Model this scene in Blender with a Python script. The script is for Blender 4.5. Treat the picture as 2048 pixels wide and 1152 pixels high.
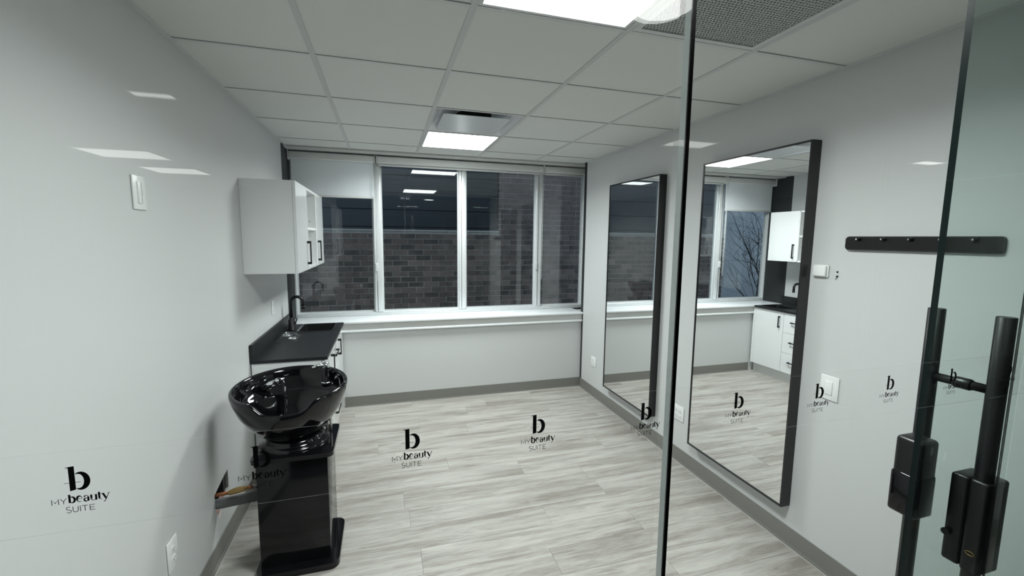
import bpy, bmesh, math, random
from mathutils import Vector, Matrix, geometry
for o in list(bpy.data.objects): bpy.data.objects.remove(o, do_unlink=True)
SC = bpy.context.scene
COL = SC.collection
random.seed(7)
PI = math.pi

# ------------------------------------------------------------------ camera
# x runs along the window wall, y towards the window, z up, floor at 0
G = 1.617                                   # eye height
CEIL = G + 0.7914
FPX, YAW, PITCH, ROLL = 864.5, math.radians(16.456), math.radians(6.571), math.radians(0.606)
cy, sy, cp, sp = math.cos(YAW), math.sin(YAW), math.cos(PITCH), math.sin(PITCH)
fw = Vector((sy*cp, cy*cp, -sp)); rt = Vector((cy, -sy, 0)); up = rt.cross(fw)
r2 = math.cos(ROLL)*rt + math.sin(ROLL)*up; u2 = -math.sin(ROLL)*rt + math.cos(ROLL)*up
cam = bpy.data.cameras.new('camera'); camo = bpy.data.objects.new('camera', cam); COL.objects.link(camo)
m = Matrix((r2, u2, -fw)).transposed().to_4x4(); m.translation = (0, 0, G); camo.matrix_world = m
cam.sensor_fit = 'HORIZONTAL'; cam.sensor_width = 36; cam.lens = FPX*36/2048; cam.clip_start = 0.02; cam.clip_end = 200
SC.camera = camo

# ------------------------------------------------------------------ world, exposure
w = bpy.data.worlds.new('dusk_sky'); SC.world = w; w.use_nodes = True
bg = w.node_tree.nodes['Background']; bg.inputs[0].default_value = (0.62, 0.76, 0.95, 1); bg.inputs[1].default_value = 0.80
SC.view_settings.view_transform = 'Standard'; SC.view_settings.look = 'None'
SC.view_settings.gamma = 1; SC.view_settings.use_curve_mapping = False
SC.view_settings.exposure = 0.0
PANEL_E = 11.0          # glow of the ceiling panels' diffusers
PANEL_W = 38.5          # watts of the lamp behind each diffuser
PANEL_SPREAD = math.radians(159)
HALL_E = 3.6            # lights of the hall and the suite opposite

# ------------------------------------------------------------------ materials
def newmat(name):
    m = bpy.data.materials.new(name); m.use_nodes = True
    nt = m.node_tree; return m, nt, nt.nodes['Principled BSDF'], nt.nodes['Material Output']
def pmat(name, col, rough=.5, metal=0, spec=.5, bump=0, bscale=200, vary=0, vscale=3, coat=0):
    m, nt, b, out = newmat(name)
    b.inputs['Base Color'].default_value = (*col, 1); b.inputs['Roughness'].default_value = rough
    b.inputs['Metallic'].default_value = metal; b.inputs['Specular IOR Level'].default_value = spec
    b.inputs['Coat Weight'].default_value = coat
    N = nt.nodes.new; L = nt.links.new
    geo = N('ShaderNodeNewGeometry')
    if bump:
        n = N('ShaderNodeTexNoise'); n.inputs['Scale'].default_value = bscale; n.inputs['Detail'].default_value = 3
        L(geo.outputs['Position'], n.inputs['Vector'])
        bp = N('ShaderNodeBump'); bp.inputs['Strength'].default_value = bump; bp.inputs['Distance'].default_value = .002
        L(n.outputs['Fac'], bp.inputs['Height']); L(bp.outputs['Normal'], b.inputs['Normal'])
    if vary:
        n = N('ShaderNodeTexNoise'); n.inputs['Scale'].default_value = vscale; n.inputs['Detail'].default_value = 4
        L(geo.outputs['Position'], n.inputs['Vector'])
        mx = N('ShaderNodeMix'); mx.data_type = 'RGBA'
        mx.inputs[6].default_value = (*[c*(1-vary) for c in col], 1); mx.inputs[7].default_value = (*[min(1, c*(1+vary)) for c in col], 1)
        L(n.outputs['Fac'], mx.inputs[0]); L(mx.outputs[2], b.inputs['Base Color'])
    return m
def emit(name, col, s):
    m, nt, b, out = newmat(name); nt.nodes.remove(b)
    e = nt.nodes.new('ShaderNodeEmission'); e.inputs[0].default_value = (*col, 1); e.inputs[1].default_value = s
    nt.links.new(e.outputs[0], out.inputs[0]); return m
def glassmat(name, tint, f0=.04, haze=0, gl=True):
    # clear sheet: tinted straight transmission, mirror reflection growing towards grazing view
    m, nt, b, out = newmat(name); nt.nodes.remove(b); N = nt.nodes.new; L = nt.links.new
    t = N('ShaderNodeBsdfTransparent'); t.inputs[0].default_value = (*tint, 1)
    g = N('ShaderNodeBsdfGlossy'); g.inputs['Roughness'].default_value = 0.0; g.inputs[0].default_value = (1, 1, 1, 1)
    lw = N('ShaderNodeLayerWeight'); lw.inputs[0].default_value = .5
    p = N('ShaderNodeMath'); p.operation = 'POWER'; p.inputs[1].default_value = 5
    q = N('ShaderNodeMath'); q.operation = 'MULTIPLY_ADD'; q.inputs[1].default_value = 1-f0; q.inputs[2].default_value = f0
    L(lw.outputs['Facing'], p.inputs[0]); L(p.outputs[0], q.inputs[0])
    mx = N('ShaderNodeMixShader'); L(q.outputs[0], mx.inputs[0]); L(t.outputs[0], mx.inputs[1]); L(g.outputs[0], mx.inputs[2])
    last = mx
    if haze:
        d = N('ShaderNodeBsdfDiffuse'); d.inputs[0].default_value = (.9, .92, .92, 1)
        m2 = N('ShaderNodeMixShader'); m2.inputs[0].default_value = haze
        L(mx.outputs[0], m2.inputs[1]); L(d.outputs[0], m2.inputs[2]); last = m2
    L(last.outputs[0] if gl else t.outputs[0], out.inputs[0]); return m

def floor_mat():
    m, nt, b, out = newmat('vinyl_plank'); N = nt.nodes.new; L = nt.links.new
    geo = N('ShaderNodeNewGeometry'); oi = N('ShaderNodeObjectInfo')
    off = N('ShaderNodeVectorMath'); off.operation = 'SCALE'; off.inputs[0].default_value = (37, 13, 5)
    L(oi.outputs['Random'], off.inputs['Scale'])
    add = N('ShaderNodeVectorMath'); add.operation = 'ADD'; L(geo.outputs['Position'], add.inputs[0]); L(off.outputs[0], add.inputs[1])
    def noise(sx, sy, detail, dist, rough=.6):
        mp = N('ShaderNodeMapping'); mp.inputs['Scale'].default_value = (sx, sy, 1); L(add.outputs[0], mp.inputs['Vector'])
        n = N('ShaderNodeTexNoise'); n.inputs['Scale'].default_value = 1; n.inputs['Detail'].default_value = detail
        n.inputs['Roughness'].default_value = rough; n.inputs['Distortion'].default_value = dist
        L(mp.outputs[0], n.inputs['Vector']); return n
    a = noise(1.0, 10, 6, 1.1); c = noise(4.5, 48, 6, 1.3, .65); f = noise(16, 150, 3, .6)
    cr = N('ShaderNodeValToRGB'); e = cr.color_ramp.elements
    e[0].position = .34; e[0].color = (.245, .222, .198, 1); e[1].position = .65; e[1].color = (.455, .437, .408, 1)
    k = e.new(.47); k.color = (.345, .325, .298, 1)
    mixf = N('ShaderNodeMath'); mixf.operation = 'MULTIPLY_ADD'; mixf.inputs[1].default_value = .55
    sub = N('ShaderNodeMath'); sub.operation = 'SUBTRACT'; sub.inputs[1].default_value = .275
    L(c.outputs['Fac'], mixf.inputs[0]); L(a.outputs['Fac'], sub.inputs[0]); L(sub.outputs[0], mixf.inputs[2])
    mf = N('ShaderNodeMath'); mf.operation = 'MULTIPLY_ADD'; mf.inputs[1].default_value = .20
    s2 = N('ShaderNodeMath'); s2.operation = 'SUBTRACT'; s2.inputs[1].default_value = .10
    L(mixf.outputs[0], s2.inputs[0]); L(f.outputs['Fac'], mf.inputs[0]); L(s2.outputs[0], mf.inputs[2])
    # plank to plank tone
    tn = N('ShaderNodeMath'); tn.operation = 'MULTIPLY_ADD'; tn.inputs[1].default_value = .04
    s3 = N('ShaderNodeMath'); s3.operation = 'SUBTRACT'; s3.inputs[1].default_value = .02
    L(mf.outputs[0], s3.inputs[0]); L(oi.outputs['Random'], tn.inputs[0]); L(s3.outputs[0], tn.inputs[2])
    L(tn.outputs[0], cr.inputs[0]); L(cr.outputs[0], b.inputs['Base Color'])
    b.inputs['Roughness'].default_value = .42; b.inputs['Specular IOR Level'].default_value = .45
    bp = N('ShaderNodeBump'); bp.inputs['Strength'].default_value = .12; bp.inputs['Distance'].default_value = .001
    L(f.outputs['Fac'], bp.inputs['Height']); L(bp.outputs['Normal'], b.inputs['Normal'])
    return m
def brick_mat():
    m, nt, b, out = newmat('old_brick'); N = nt.nodes.new; L = nt.links.new
    geo = N('ShaderNodeNewGeometry'); oi = N('ShaderNodeObjectInfo')
    n = N('ShaderNodeTexNoise'); n.inputs['Scale'].default_value = 9; n.inputs['Detail'].default_value = 5; L(geo.outputs['Position'], n.inputs['Vector'])
    ad = N('ShaderNodeMath'); ad.operation = 'MULTIPLY_ADD'; ad.inputs[1].default_value = .6; L(oi.outputs['Random'], ad.inputs[0])
    s = N('ShaderNodeMath'); s.operation = 'SUBTRACT'; s.inputs[1].default_value = .3; L(n.outputs['Fac'], s.inputs[0]); L(s.outputs[0], ad.inputs[2])
    cr = N('ShaderNodeValToRGB'); e = cr.color_ramp.elements; e[0].position = .2; e[0].color = (.11, .092, .082, 1); e[1].position = .8; e[1].color = (.29, .22, .19, 1)
    L(ad.outputs[0], cr.inputs[0]); L(cr.outputs[0], b.inputs['Base Color']); b.inputs['Roughness'].default_value = .9; return m

M = {
 'wall': pmat('wall_paint', (.60, .61, .61), .45, bump=.05, bscale=260, spec=.35),
 'tile': pmat('ceiling_tile', (.70, .71, .69), .9, bump=.25, bscale=420, spec=.2),
 'mtee': pmat('main_tee_white', (.56, .57, .565), .5),
 'tee': pmat('grid_white', (.62, .63, .62), .45),
 'shadow': pmat('tee_shadow_line', (.30, .30, .30), .8),
 'floor': floor_mat(),
 'under': pmat('underlay', (.16, .15, .14), .9),
 'base': pmat('rubber_base', (.20, .197, .18), .5, bump=.05, bscale=90),
 'caulk': pmat('caulk', (.45, .44, .41), .6),
 'dark': pmat('charcoal_paint', (.022, .024, .026), .5),
 'alu': pmat('window_aluminium', (.66, .68, .69), .3, metal=.25),
 'gasket': pmat('gasket', (.05, .05, .055), .6),
 'sill': pmat('sill_white', (.86, .885, .90), .3),
 'trimw': pmat('trim_paint', (.60, .60, .585), .4),
 'blind': pmat('blind_fabric', (.80, .84, .88), .8, bump=.1, bscale=900),
 'cass': pmat('blind_cassette', (.66, .67, .66), .4),
 'cab': pmat('cabinet_gloss_white', (.86, .875, .885), .12, spec=.5, coat=.4),
 'cabin': pmat('cabinet_inside', (.74, .75, .75), .35),
 'black': pmat('matte_black_metal', (.006, .006, .0065), .36, spec=.4),
 'blackg': pmat('gloss_black', (.003, .003, .004), .05, spec=.42),
 'blackp': pmat('black_laminate', (.004, .004, .005), .10, spec=.35),
 'stone': pmat('dark_laminate_top', (.015, .016, .018), .45, spec=.35, vary=.5, vscale=14, bump=.05, bscale=120),
 'chrome': pmat('chrome', (.75, .76, .78), .08, metal=1),
 'steel': pmat('brushed_steel', (.5, .51, .52), .28, metal=1),
 'sinkb': pmat('black_sink', (.012, .012, .013), .3),
 'white': pmat('white_plastic', (.82, .83, .82), .3),
 'grey': pmat('grey_pvc', (.17, .18, .185), .5),
 'copper': pmat('copper_pipe', (.42, .17, .08), .3, metal=.9),
 'brass': pmat('brass', (.48, .32, .13), .35, metal=.9),
 'braid': pmat('braided_steel', (.45, .44, .42), .35, metal=.9, bump=.6, bscale=900),
 'cavity': pmat('wall_cavity', (.03, .03, .03), .9),
 'insul': pmat('pink_board', (.55, .33, .30), .9),
 'mirror': pmat('mirror_glass', (.90, .915, .91), .0, metal=1),
 'mframe': pmat('black_frame', (.010, .010, .011), .3),
 'grille': pmat('return_grille', (.42, .43, .43), .5),
 'plenum': pmat('plenum', (.01, .01, .01), .9),
 'diff': pmat('diffuser_metal', (.78, .80, .83), .30, metal=.2),
 'glass': glassmat('partition_glass', (.955, .975, .965)),
 'glassd': glassmat('door_glass', (.905, .965, .945)),
 'wglass': glassmat('window_glass', (.88, .91, .93), f0=.065),
 'edge': pmat('glass_edge', (.002, .007, .0065), .25, spec=.22),
 'glint': pmat('edge_glint_white', (.86, .90, .90), .12),
 'bseal': pmat('dark_joint_seal', (.02, .025, .025), .4),
 'film': glassmat('decal_film', (1, 1, 1), f0=.0, gl=False),
 'filmedge': glassmat('film_edge', (.985, .985, .985), f0=.03, haze=.05),
 'ink': pmat('black_print', (.006, .006, .007), .5),
 'inkthin': pmat('grey_print', (.05, .05, .05), .5),
 'bag': glassmat('clear_plastic_bag', (.92, .93, .94), f0=.05, haze=.015),
 'panel': emit('light_diffuser', (.98, 1.0, .99), PANEL_E),
 'hall': emit('hall_light', (1.0, 1.0, .97), HALL_E),
 'disc': emit('disc_light', (1.0, 1.0, .98), 10),
 'brick': brick_mat(),
 'mortar': pmat('mortar', (.58, .56, .52), .95, vary=.3, vscale=20),
 'siding': pmat('dark_siding', (.09, .10, .108), .7),
 'concrete': pmat('pale_concrete', (.72, .75, .78), .9, vary=.35, vscale=1.6),
 'ground': pmat('ground', (.06, .06, .055), .95, vary=.4, vscale=5),
 'bark': pmat('bark', (.035, .03, .028), .9),
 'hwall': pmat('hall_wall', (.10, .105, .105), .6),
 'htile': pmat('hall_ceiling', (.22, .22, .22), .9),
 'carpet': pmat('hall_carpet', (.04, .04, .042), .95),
 'tag': pmat('paper_tag', (.8, .8, .78), .6),
}

# ------------------------------------------------------------------ mesh helpers
class MB:
    def __init__(s): s.v = []; s.f = []; s.mi = []; s.sm = []
    def add(s, vs, fs, mi=0, smooth=False):
        n = len(s.v); s.v += [Vector(q) for q in vs]
        for f in fs: s.f.append([n+i for i in f]); s.mi.append(mi); s.sm.append(smooth)
        return s
    def box(s, x0, x1, y0, y1, z0, z1, mi=0):
        x0, x1 = sorted((x0, x1)); y0, y1 = sorted((y0, y1)); z0, z1 = sorted((z0, z1))
        return s.add([(x0,y0,z0),(x1,y0,z0),(x1,y1,z0),(x0,y1,z0),(x0,y0,z1),(x1,y0,z1),(x1,y1,z1),(x0,y1,z1)],
            [(0,3,2,1),(4,5,6,7),(0,1,5,4),(1,2,6,5),(2,3,7,6),(3,0,4,7)], mi)
    def bbox(s, x0, x1, y0, y1, z0, z1, r=.003, seg=2, mi=0):
        bm = bmesh.new(); bmesh.ops.create_cube(bm, size=1)
        for v in bm.verts: v.co = Vector(((x0+x1)/2+v.co.x*abs(x1-x0), (y0+y1)/2+v.co.y*abs(y1-y0), (z0+z1)/2+v.co.z*abs(z1-z0)))
        bmesh.ops.bevel(bm, geom=bm.edges[:], offset=r, segments=seg, profile=.5, affect='EDGES')
        s.frombm(bm, mi, seg > 1); return s
    def frombm(s, bm, mi=0, smooth=False):
        bm.verts.ensure_lookup_table(); bm.verts.index_update()
        s.add([v.co.copy() for v in bm.verts], [[v.index for v in f.verts] for f in bm.faces], mi, smooth); bm.free()
    def tube(s, pts, r, n=12, mi=0, caps=True, smooth=True):
        pts = [Vector(p) for p in pts]; rr = r if isinstance(r, (list, tuple)) else [r]*len(pts)
        rings = []; prev = None
        for i, p in enumerate(pts):
            t = (pts[min(i+1, len(pts)-1)]-pts[max(i-1, 0)]).normalized()
            if prev is None:
                a = Vector((0,0,1)) if abs(t.z) < .9 else Vector((1,0,0)); u = t.cross(a).normalized()
            else:
                u = (prev - t*prev.dot(t)).normalized()
            prev = u; v = t.cross(u)
            rings.append([p + (u*math.cos(2*PI*k/n)+v*math.sin(2*PI*k/n))*rr[i] for k in range(n)])
        vs = [q for R in rings for q in R]; fs = []
        for i in range(len(pts)-1):
            for k in range(n):
                fs.append((i*n+k, i*n+(k+1)%n, (i+1)*n+(k+1)%n, (i+1)*n+k))
        base = len(s.v); s.add(vs, fs, mi, smooth)
        if caps:
            s.f.append([base+k for k in range(n)][::-1]); s.mi.append(mi); s.sm.append(False)
            s.f.append([base+(len(pts)-1)*n+k for k in range(n)]); s.mi.append(mi); s.sm.append(False)
        return s
    def lathe(s, cx, cy, prof, n=32, mi=0, smooth=True):
        vs = []; fs = []
        for (r, z) in prof:
            for k in range(n): vs.append((cx+r*math.cos(2*PI*k/n), cy+r*math.sin(2*PI*k/n), z))
        for i in range(len(prof)-1):
            for k in range(n): fs.append((i*n+k, i*n+(k+1)%n, (i+1)*n+(k+1)%n, (i+1)*n+k))
        return s.add(vs, fs, mi, smooth)
    def prism(s, poly, z0, z1, mi=0):
        n = len(poly); vs = [(x,y,z0) for x,y in poly]+[(x,y,z1) for x,y in poly]
        fs = [list(range(n))[::-1], list(range(n, 2*n))]+[(i,(i+1)%n,n+(i+1)%n,n+i) for i in range(n)]
        return s.add(vs, fs, mi)
def rrect(x0, x1, y0, y1, r, n=5):
    out = []
    for cx, cy, a in ((x1-r,y1-r,0),(x0+r,y1-r,90),(x0+r,y0+r,180),(x1-r,y0+r,270)):
        for k in range(n+1):
            t = math.radians(a+90*k/n); out.append((cx+r*math.cos(t), cy+r*math.sin(t)))
    return out
WL = {}
def link(o, parent, world):
    COL.objects.link(o); WL[o.name] = Vector(world)
    if parent: o.parent = parent; o.location = Vector(world)-WL[parent.name]
    else: o.location = world
def tag(o, label=None, cat=None, group=None, kind=None):
    if label: o['label'] = label
    if cat: o['category'] = cat
    if group: o['group'] = group
    if kind: o['kind'] = kind
    return o
def mesh(name, mb, mats):
    me = bpy.data.meshes.new(name); me.from_pydata([tuple(v) for v in mb.v], [], mb.f)
    mats = mats if isinstance(mats, (list, tuple)) else [mats]
    for q in mats: me.materials.append(M[q])
    me.polygons.foreach_set('material_index', mb.mi); me.polygons.foreach_set('use_smooth', mb.sm)
    bm = bmesh.new(); bm.from_mesh(me); bmesh.ops.recalc_face_normals(bm, faces=bm.faces); bm.to_mesh(me); bm.free()
    me.update(); return me
def obj(name, mb, mats, parent=None, recalc=True):
    c = Vector([(min(v[i] for v in mb.v)+max(v[i] for v in mb.v))/2 for i in range(3)])
    for i in range(len(mb.v)): mb.v[i] = mb.v[i]-c
    o = bpy.data.objects.new(name, mesh(name, mb, mats)); link(o, parent, c); return o
def inst(name, me, parent, world, rotz=0):
    o = bpy.data.objects.new(name, me); link(o, parent, Vector(world)); o.rotation_euler = (0,0,rotz); return o
def thing(name, loc, label=None, cat=None, group=None, kind=None):
    o = bpy.data.objects.new(name, None); o.empty_display_size = .05; link(o, None, Vector(loc)); return tag(o, label, cat, group, kind)

XL, XR, YB = -0.827, 2.044, 4.242
YP = 0.514                                   # glass front, centre plane
# ================================================================== SETTING
# ---- floor with planks
fl = thing('floor', (.6, 2.4, 0), 'grey wood-look vinyl plank floor', 'floor', kind='structure')
obj('underlay', MB().box(XL-.05, XR+.05, .40, YB+.05, -.03, -.004), 'under', fl)
PW, PL = .1815, 1.22
row = 0; y = .50
while y < YB:
    y1 = min(y+PW, YB+.02); x = XL - .2 - random.random()*PL
    while x < XR:
        a, b = max(x, XL), min(x+PL, XR)
        if b-a > .02: obj('plank', MB().bbox(a+.0004, b-.0004, y+.0004, y1-.0004, -.004, 0, .0006, 1), 'floor', fl)
        x += PL
    y += PW; row += 1
# ---- left wall with a ragged plumbing hole
wl = thing('wall_left', (XL, 2.3, 0), 'pale grey painted left wall with a ragged pipe hole', 'wall', kind='structure')
LWE = 4.19
hole = [(2.512,G-1.236),(2.44,G-1.246),(2.318,G-1.272),(2.325,G-1.35),(2.365,G-1.425),(2.40,G-1.405),(2.455,G-1.37),(2.51,G-1.335)]
outer = [(.40,0),(LWE,0),(LWE,CEIL),(.40,CEIL)]
loops = [[Vector((q[0],q[1],0)) for q in outer], [Vector((q[0],q[1],0)) for q in hole]]
allp = outer+hole; tris = geometry.tessellate_polygon(loops)
mb = MB(); mb.add([(XL,q[0],q[1]) for q in allp]+[(XL-.013,q[0],q[1]) for q in allp], [])
n = len(allp)
for t in tris: mb.f.append(list(t)); mb.mi.append(0); mb.sm.append(False)
for t in tris: mb.f.append([n+i for i in t][::-1]); mb.mi.append(0); mb.sm.append(False)
for k in range(len(hole)):
    a = 4+k; b = 4+(k+1)%len(hole); mb.f.append([a,b,n+b,n+a]); mb.mi.append(1); mb.sm.append(False)
for k in range(4):
    a = k; b = (k+1)%4; mb.f.append([b,a,n+a,n+b]); mb.mi.append(0); mb.sm.append(False)
obj('drywall', mb, ['wall','tag'], wl)
obj('wall_core', MB().box(XL-.14, XL-.10, .40, LWE, 0, CEIL), 'cavity', wl)
obj('cavity_stud', MB().box(XL-.10, XL-.013, 2.475, 2.515, 0, CEIL), 'cavity', wl)
obj('torn_board', MB().box(XL-.03, XL-.016, 2.33, 2.50, G-1.46, G-1.36), 'insul', wl)
# ---- right wall, back wall under the window
REW = 4.20
tag(obj('wall_right', MB().box(XR, XR+.12, .40, REW, 0, CEIL), 'wall'), 'pale grey painted right wall carrying the two mirrors', 'wall', kind='structure')
tag(obj('wall_back', MB().box(XL-.10, XR+.14, YB, YB+.32, 0, G-.807), 'wall'), 'low grey wall under the windows', 'wall', kind='structure')
# dark returns either side of the window recess
tag(obj('trim_1', MB().box(XL-.12, XL, LWE, 4.57, 0, CEIL), 'dark'), 'charcoal painted window return beside the white cabinets', 'wall trim', kind='structure')
tag(obj('trim_2', MB().box(XR, XR+.12, REW, 4.255, 0, CEIL), 'dark'), 'narrow charcoal window return at the right wall', 'wall trim', kind='structure')
tag(obj('wall_outer', MB().box(XR+.12, XR+.24, 4.2, 4.57, 0, CEIL+.1), 'dark'), 'dark pier hidden behind the right window end', 'wall', kind='structure')
# ---- window sill and apron
sl = thing('trim_3', (.6, 4.2, G-.8), 'white window sill with grey apron and thin moulding', 'window sill', kind='structure')
obj('sill_board', MB().bbox(XL+.002, XR-.002, 4.195, 4.50, G-.806, G-.784, .004, 2), 'sill', sl)
obj('apron', MB().box(XL+.002, XR-.002, 4.222, YB, G-.872, G-.806), 'trimw', sl)
obj('moulding', MB().bbox(XL+.002, XR-.002, 4.208, YB, G-.889, G-.868, .004, 2), 'sill', sl)
# ---- baseboards
def baseboard(name, x0, x1, y0, y1, dx, dy, label):
    b = thing(name, ((x0+x1)/2, (y0+y1)/2, 0), label, 'baseboard', kind='structure')
    t = .006
    obj('base_strip', MB().box(min(x0,x0+dx*t), max(x1,x1+dx*t), min(y0,y0+dy*t), max(y1,y1+dy*t), .012, .1), 'base', b)
    obj('toe_lip', MB().box(min(x0,x0+dx*.016), max(x1,x1+dx*.016), min(y0,y0+dy*.016), max(y1,y1+dy*.016), .0, .012), 'base', b)
    obj('caulk_line', MB().box(min(x0,x0+dx*.021), max(x1,x1+dx*.021), min(y0,y0+dy*.021), max(y1,y1+dy*.021), .0, .003), 'caulk', b)
baseboard('baseboard_left', XL, XL, .54, 3.0, 1, 0, 'taupe rubber baseboard along the left wall')
baseboard('baseboard_back', -.385, XR, YB, YB, 0, -1, 'taupe rubber baseboard under the windows')
baseboard('baseboard_right', XR, XR, .54, YB-.02, -1, 0, 'taupe rubber baseboard under the mirrors')

# ---- suspended ceiling
ce = thing('ceiling', (.6, 2.3, CEIL), 'suspended ceiling of white lay-in tiles on a tee grid', 'ceiling', kind='structure')
GX, TX, GY, TY = -0.880, .5967, 1.5623, .6096
gxs = [XL] + [GX+TX*i for i in range(1,5)] + [XR]
gys = [.54] + [GY+TY*j for j in range(-1,5)] + [4.30]
SPECIAL = {(2,1):'light', (3,1):'grille', (2,4):'diffuser', (2,5):'light'}
for i in range(len(gxs)-1):
    for j in range(len(gys)-1):
        if (i,j) in SPECIAL: continue
        x0,x1,y0,y1 = gxs[i]+.011, gxs[i+1]-.011, gys[j]+.011, gys[j+1]-.011
        obj('ceiling_tile', MB().box(x0,x1,y0,y1,CEIL+.0012,CEIL+.015), 'tile', ce)
for i in range(1, len(gxs)-1):
    mb = MB().box(gxs[i]-.012, gxs[i]+.012, gys[0], gys[-1], CEIL-.002, CEIL+.001).box(gxs[i]-.0015, gxs[i]+.0015, gys[0], gys[-1], CEIL+.001, CEIL+.03)
    obj('main_tee', mb, 'mtee', ce)
for j in range(1, len(gys)-1):
    for i in range(len(gxs)-1):
        mb = MB().box(gxs[i]+.012, gxs[i+1]-.012, gys[j]-.012, gys[j]+.012, CEIL-.0015, CEIL+.001)
        mb.box(gxs[i]+.012, gxs[i+1]-.012, gys[j]-.0125, gys[j]-.0105, CEIL-.0025, CEIL-.0012, 1)  # thin shadow along the near edge of the tee, painted as a darker strip
        obj('cross_tee', mb, ['tee','shadow'], ce)
for xx, s in ((XL,1),(XR,-1)):
    obj('wall_angle', MB().box(min(xx,xx+s*.022), max(xx,xx+s*.022), gys[0], 4.20, CEIL-.003, CEIL+.001), 'tee', ce)
obj('plenum_deck', MB().box(XL-.1, XR+.1, .40, 4.6, CEIL+.12, CEIL+.16), 'plenum', ce)
obj('head_board', MB().box(XL-.1, XR+.2, 4.30, 4.57, G+.778, CEIL+.12), 'trimw', ce)

def light_panel(i, j, label):
    x0,x1,y0,y1 = gxs[i]+.013, gxs[i+1]-.013, gys[j]+.013, gys[j+1]-.013
    t = thing('ceiling_light', ((x0+x1)/2,(y0+y1)/2,CEIL), label, 'ceiling light', 'square light panels of the suite')
    f = MB()
    for a in ((x0,x1,y0,y0+.014),(x0,x1,y1-.014,y1),(x0,x0+.014,y0+.014,y1-.014),(x1-.014,x1,y0+.014,y1-.014)): f.box(*a, CEIL-.001, CEIL+.03)
    obj('frame', f, 'tee', t)
    obj('diffuser', MB().box(x0+.014,x1-.014,y0+.014,y1-.014,CEIL+.001,CEIL+.012), 'panel', t)
    la = bpy.data.lights.new('panel_lamp', 'AREA'); la.shape = 'RECTANGLE'; la.size = x1-x0-.03; la.size_y = y1-y0-.03
    la.energy = PANEL_W; la.color = (.96, 1.0, 1.0); la.spread = PANEL_SPREAD
    lo_ = bpy.data.objects.new('panel_lamp', la); link(lo_, t, ((x0+x1)/2, (y0+y1)/2, CEIL-.002))
light_panel(2, 1, 'large glowing square ceiling panel nearest the glass front')
light_panel(2, 5, 'glowing square ceiling panel close to the windows')

# return grille: perforated plate
x0,x1,y0,y1 = gxs[3]+.013, gxs[4]-.013, gys[1]+.013, gys[2]-.013
gr = thing('return_air_grille', ((x0+x1)/2,(y0+y1)/2,CEIL), 'perforated grey return air grille in the ceiling', 'air grille')
f = MB(); fwid = .024
for a in ((x0,x1,y0,y0+fwid),(x0,x1,y1-fwid,y1),(x0,x0+fwid,y0+fwid,y1-fwid),(x1-fwid,x1,y0+fwid,y1-fwid)): f.box(*a, CEIL-.002, CEIL+.02)
obj('frame', f, 'tee', gr)
p = MB(); px0,px1,py0,py1 = x0+fwid,x1-fwid,y0+fwid,y1-fwid
nx = 38; ny = 42; dx = (px1-px0)/nx; dy = (py1-py0)/ny
for a in range(nx):
    for b in range(ny):
        cx0 = px0+dx*a; cy0 = py0+dy*b; cxm = cx0+dx/2; cym = cy0+dy/2
        o = [(cx0,cy0),(cxm,cy0),(cx0+dx,cy0),(cx0+dx,cym),(cx0+dx,cy0+dy),(cxm,cy0+dy),(cx0,cy0+dy),(cx0,cym)]
        sh = (.16 if b%2 else -.16)*dx
        inn = [(cxm+sh+math.cos(math.radians(225+45*k))*dx*.34, cym+math.sin(math.radians(225+45*k))*dy*.34) for k in range(8)]
        vs = [(q[0],q[1],CEIL+.002) for q in o]+[(q[0],q[1],CEIL+.002) for q in inn]+[(q[0],q[1],CEIL+.006) for q in inn]
        p.add(vs, [(k,(k+1)%8,8+(k+1)%8,8+k) for k in range(8)]+[(8+k,8+(k+1)%8,16+(k+1)%8,16+k) for k in range(8)])
obj('perforated_plate', p, 'grille', gr)
obj('duct_box', MB().box(px0,px1,py0,py1,CEIL+.08,CEIL+.09), 'plenum', gr)

# supply diffuser: sloped pan with dropped plaque and dark duct mouth
x0,x1,y0,y1 = gxs[2]+.013, gxs[3]-.013, gys[4]+.013, gys[5]-.013
df = thing('air_diffuser', ((x0+x1)/2,(y0+y1)/2,CEIL), 'square metal air supply diffuser beside the far light panel', 'air diffuser')
p = MB(); a0 = [(x0,y0),(x1,y0),(x1,y1),(x0,y1)]; r0 = .045; a1 = [(x0+r0,y0+r0),(x1-r0,y0+r0),(x1-r0,y1-r0),(x0+r0,y1-r0)]
p.add([(q[0],q[1],CEIL) for q in a0]+[(q[0],q[1],CEIL+.045) for q in a1], [(k,(k+1)%4,4+(k+1)%4,4+k) for k in range(4)]+[(4,5,6,7)])
obj('pan', p, 'diff', df)
cxm, cym = (x0+x1)/2, (y0+y1)/2
obj('duct_mouth', MB().prism([(cxm+.125*math.cos(2*PI*k/32), cym+.215*math.sin(2*PI*k/32)) for k in range(32)], CEIL+.043, CEIL+.0448), 'plenum', df)
obj('plaque', MB().prism(rrect(x0+.060,x1-.060,y0+.115,y1-.02,.02), CEIL+.002, CEIL+.006), 'diff', df)

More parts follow.
